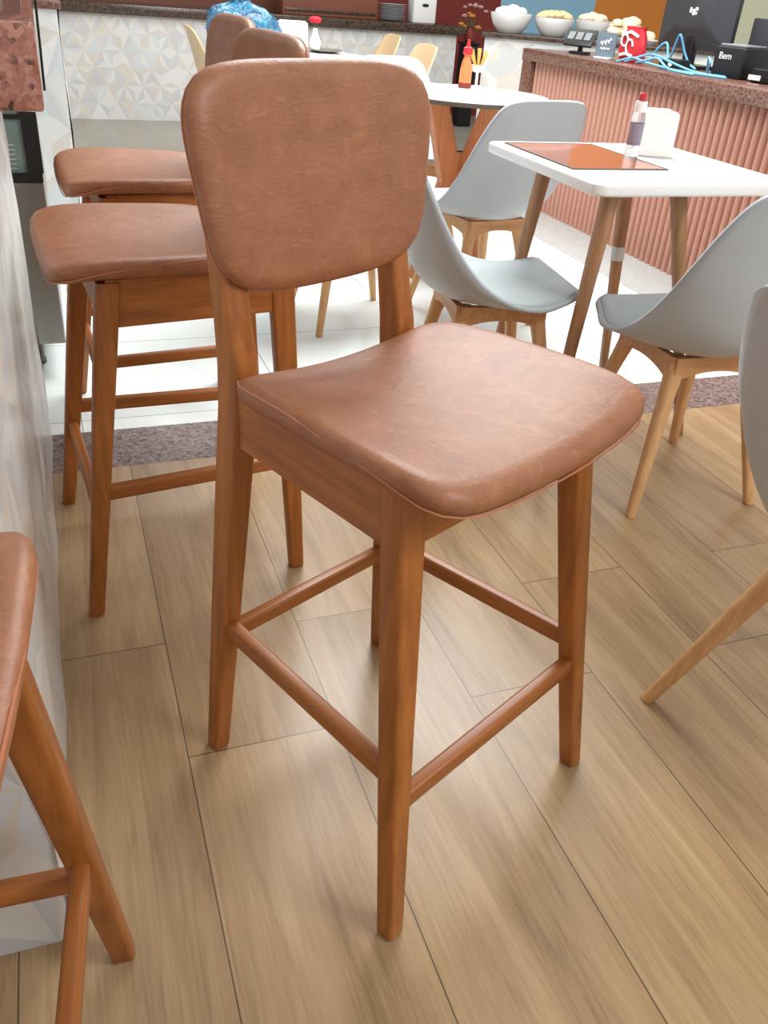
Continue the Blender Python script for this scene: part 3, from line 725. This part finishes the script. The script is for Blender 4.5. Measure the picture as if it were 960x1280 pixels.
db = thing('power_box', 'small black box with a round button lying among the blue cables', 'box', at(2.965, 3.97), math.radians(-75))
MB().box((-.06, -.04, 0), (.06, .04, .045), .005).build('body', M['black'], db)
mb = MB().lathe([(.010, -.003), (.012, 0), (.012, .003), (.008, .004)], 16); mb.v = [(x, -.041-z, .022+y) for x, y, z in mb.v]; mb.build('button', M['porcelain'], db)
GCB = 'light blue cables tangled on the cashier counter'
rnd = random.Random(9)
CP = [[(2.86, 4.255, .86), (2.90, 4.135, .90), (2.88, 4.015, .905), (2.90, 3.885, .88), (2.93, 3.755, .858), (2.94, 3.555, .858)],
      [(3.04, 4.135, .858), (3.03, 4.095, .95), (3.02, 4.055, 1.0), (3.05, 4.035, .93), (3.07, 4.005, .88), (3.08, 3.955, .858)],
      [(2.90, 4.215, .858), (2.86, 4.095, .87), (2.87, 3.955, .862), (2.84, 3.835, .86), (2.86, 3.675, .858), (2.9, 3.495, .858)],
      [(3.08, 3.865, .858), (3.05, 3.835, .91), (3.02, 3.795, .92), (3.0, 3.755, .90), (3.02, 3.785, .86), (3.06, 3.825, .858)],
      [(2.80, 4.24, .858), (2.81, 4.12, .885), (2.79, 4.0, .88), (2.80, 3.9, .90), (2.79, 3.78, .865), (2.80, 3.6, .858)],
      [(2.97, 4.20, .858), (2.97, 4.15, .93), (2.98, 4.10, .96), (2.98, 4.07, .91), (2.97, 4.05, .875), (2.98, 4.03, .858)]]
for i, (pts, lb) in enumerate(zip(CP, ['light blue cable running along the cashier counter from the red packet', 'light blue cable looping highest in front of the monitor stand', 'light blue cable lying nearest to the front edge of the cashier counter', 'light blue cable coiled beside the receipt printer', 'light blue cable drooping along the very front of the tangle on the counter', 'light blue cable arching up between the red packet and the monitor'])):
    tag(MB().tube([cr(pts, k/40) for k in range(41)], .0055, 7).build('cable', M['cable']), lb, 'cable', GCB)
m2 = thing('monitor', 'grey screen at the upper right edge, behind the receipt printer', 'monitor', at(3.30, 3.70), math.radians(-88))
MB().box((-.10, -.05, 0), (.10, .05, .012), .004).build('stand_base', M['black'], m2)
MB().box((-.02, -.012, .010), (.02, .012, .12), .004).build('stand_neck', M['black'], m2)
MB().box((-.165, -.012, .085), (.165, .012, .245), .006).build('casing', M['darkgrey'], m2)

# ------------------------------------------------------------------ buffet with bowls
BR = math.radians(-27)
def bfp(x, y): return (3.07+x*math.cos(BR)-y*math.sin(BR), 6.4+x*math.sin(BR)+y*math.cos(BR))
bf = thing('buffet_counter', 'white tiled buffet counter with a thin brown top behind the cashier counter', 'counter', (3.07, 6.4, 0), BR)
MB().box((0, .012, 0), (2.2, .7, .845)).build('counter_body', M['wallwhite'], bf, smooth=False)
tp = MB(); tri_panel(tp, (0, .004, 0), (1, 0, 0), 2.2, .845, .25, 31, (0, -1, 0)); tp.build('tile_cladding', TM, bf, smooth=False)
MB().box((-.03, -.03, .846), (2.25, .72, .875), .006).build('countertop', M['darktop'], bf)
GBW = 'white bowls on the buffet counter'
def bowl(x, y, r, h, label, food, n, seed):
    b_ = thing('serving_bowl', label, 'bowl', (*bfp(x, y), .8755), 0, GBW)
    MB().lathe([(r*.5, 0), (r*.56, .004), (r*.8, h*.35), (r*.97, h*.8), (r, h), (r*.97, h), (r*.93, h*.8), (r*.75, h*.35), (r*.4, .02)], 40).build('bowl', M['porcelain'], b_)
    rd = random.Random(seed); mb = MB()
    for k in range(n):
        a = rd.uniform(0, 2*PI); q = r*.72*math.sqrt(rd.random()); s_ = rd.uniform(.028, .045); z = h*.8+(1-(q/r)**2)*h*.45
        mb.lathe([(s_*.2, z-s_*.6), (s_*.8, z-s_*.4), (s_, z), (s_*.75, z+s_*.45), (s_*.15, z+s_*.65)], 9, q*math.cos(a), q*math.sin(a))
    f = mb.build('food', food, b_); f['kind'] = 'stuff'
bowl(.17, .20, .155, .13, 'white bowl at the left end of the buffet piled with white food', M['foam'], 26, 1)
bowl(.49, .20, .145, .12, 'white bowl on the buffet piled with golden snacks, second from the left', M['food'], 34, 2)
bowl(.80, .50, .14, .12, 'white bowl behind the card terminal, third from the left on the buffet', M['bread'], 16, 3)
tr_ = thing('serving_tray', 'white tray heaped with pale bread rolls on the buffet', 'tray', (*bfp(1.06, .20), .8755), BR)
MB().rings([[(p[0], p[1], z) for p in rrect(hx, hy, .05, 5)] for z, hx, hy in ((0, .17, .14), (.03, .20, .17), (.032, .196, .166), (.006, .166, .136))]).build('tray', M['porcelain'], tr_)
rd = random.Random(8); mb = MB()
for k in range(26):
    x = rd.uniform(-.14, .14); y = rd.uniform(-.11, .11); z = .04+.11*(1-(x/.24)**2)*rd.random(); s_ = rd.uniform(.04, .055)
    mb.lathe([(s_*.3, z-s_*.55), (s_*.9, z-s_*.35), (s_, z), (s_*.75, z+s_*.4), (s_*.2, z+s_*.55)], 10, x, y)
f = mb.build('bread_rolls', M['bread'], tr_); f['kind'] = 'stuff'

# ------------------------------------------------------------------ things on and beside the serving counter
wc = thing('napkin_dispenser', 'white container with a dark mark on the right of the serving counter', 'dispenser', (3.30, 8.26, .8505))
MB().box((-.11, -.08, 0), (.11, .08, .26), .014).build('body', M['porcelain'], wc)
mb = MB().lathe([(.022, 0), (.026, .002), (.02, .003)], 20); mb.v = [(x*1.3, -.081-z, .14+y*.5) for x, y, z in mb.v]; mb.build('mark', M['black'], wc)
GPL = 'plates stacked on the serving counter'
mb0 = MB().lathe([(.06, 0), (.08, .002), (.125, .012), (.127, .0145), (.12, .013), (.07, .0045)], 36).build('plate', M['t_blue'])
tag(mb0, 'stacked white plate on the serving counter beside the white container', 'plate', GPL); mb0.location = (3.02, 8.28, .8505)
for k in range(1, 9):
    c = mb0.copy(); COL.objects.link(c); c.location = (3.02+.003*(k % 3-1), 8.28, .8505+.0148*k)
hb = thing('heated_display', 'brown hot food box standing on the serving counter', 'food display', (2.45, 8.35, .8505))
MB().box((-.45, -.12, 0), (.42, .2, .42), .01).build('case', M['brownwall'], hb)
MB().box((-.43, -.13, .03), (.40, -.121, .05), .002).build('rail', M['darktop'], hb)
bx = thing('black_stand', 'narrow black pedestal beside the right end of the serving counter', 'pedestal', (3.80, 8.25, 0))
MB().box((-.07, -.07, 0), (.07, .07, .70), .008).build('column', M['black'], bx)
MB().box((-.08, -.08, .701), (.08, .08, .72), .004).build('top_plate', M['blackgloss'], bx)
fp = thing('flower_arrangement', 'arrangement of orange and pink flowers on the black pedestal', 'flowers', (3.80, 8.25, .7205))
MB().lathe([(.035, 0), (.05, .01), (.055, .07), (.03, .12), (.036, .125)], 20).build('vase', M['redwall'], fp)
rd = random.Random(12); mb = MB(); mb2 = MB(); mb3 = MB()
for k in range(14):
    x = rd.uniform(-.11, .11); y = rd.uniform(-.06, .06); z = rd.uniform(.10, .26); mb3.tube([(0, 0, .10), (x*.6, y*.6, z*.8), (x, y, z)], .004, 5)
    s_ = rd.uniform(.022, .035); (mb if k % 2 else mb2).lathe([(.003, z-s_*.5), (s_*.8, z-s_*.3), (s_, z+s_*.1), (s_*.5, z+s_*.4), (.002, z+s_*.45)], 9, x, y)
mb3.build('stems', M['leaf'], fp); mb.build('orange_blooms', M['orangeflower'], fp)['kind'] = 'stuff'
mb2.v = [(x+.04, y, z+.10) for x, y, z in mb2.v]; mb2.build('pink_blooms', M['pinkflower'], fp)['kind'] = 'stuff'
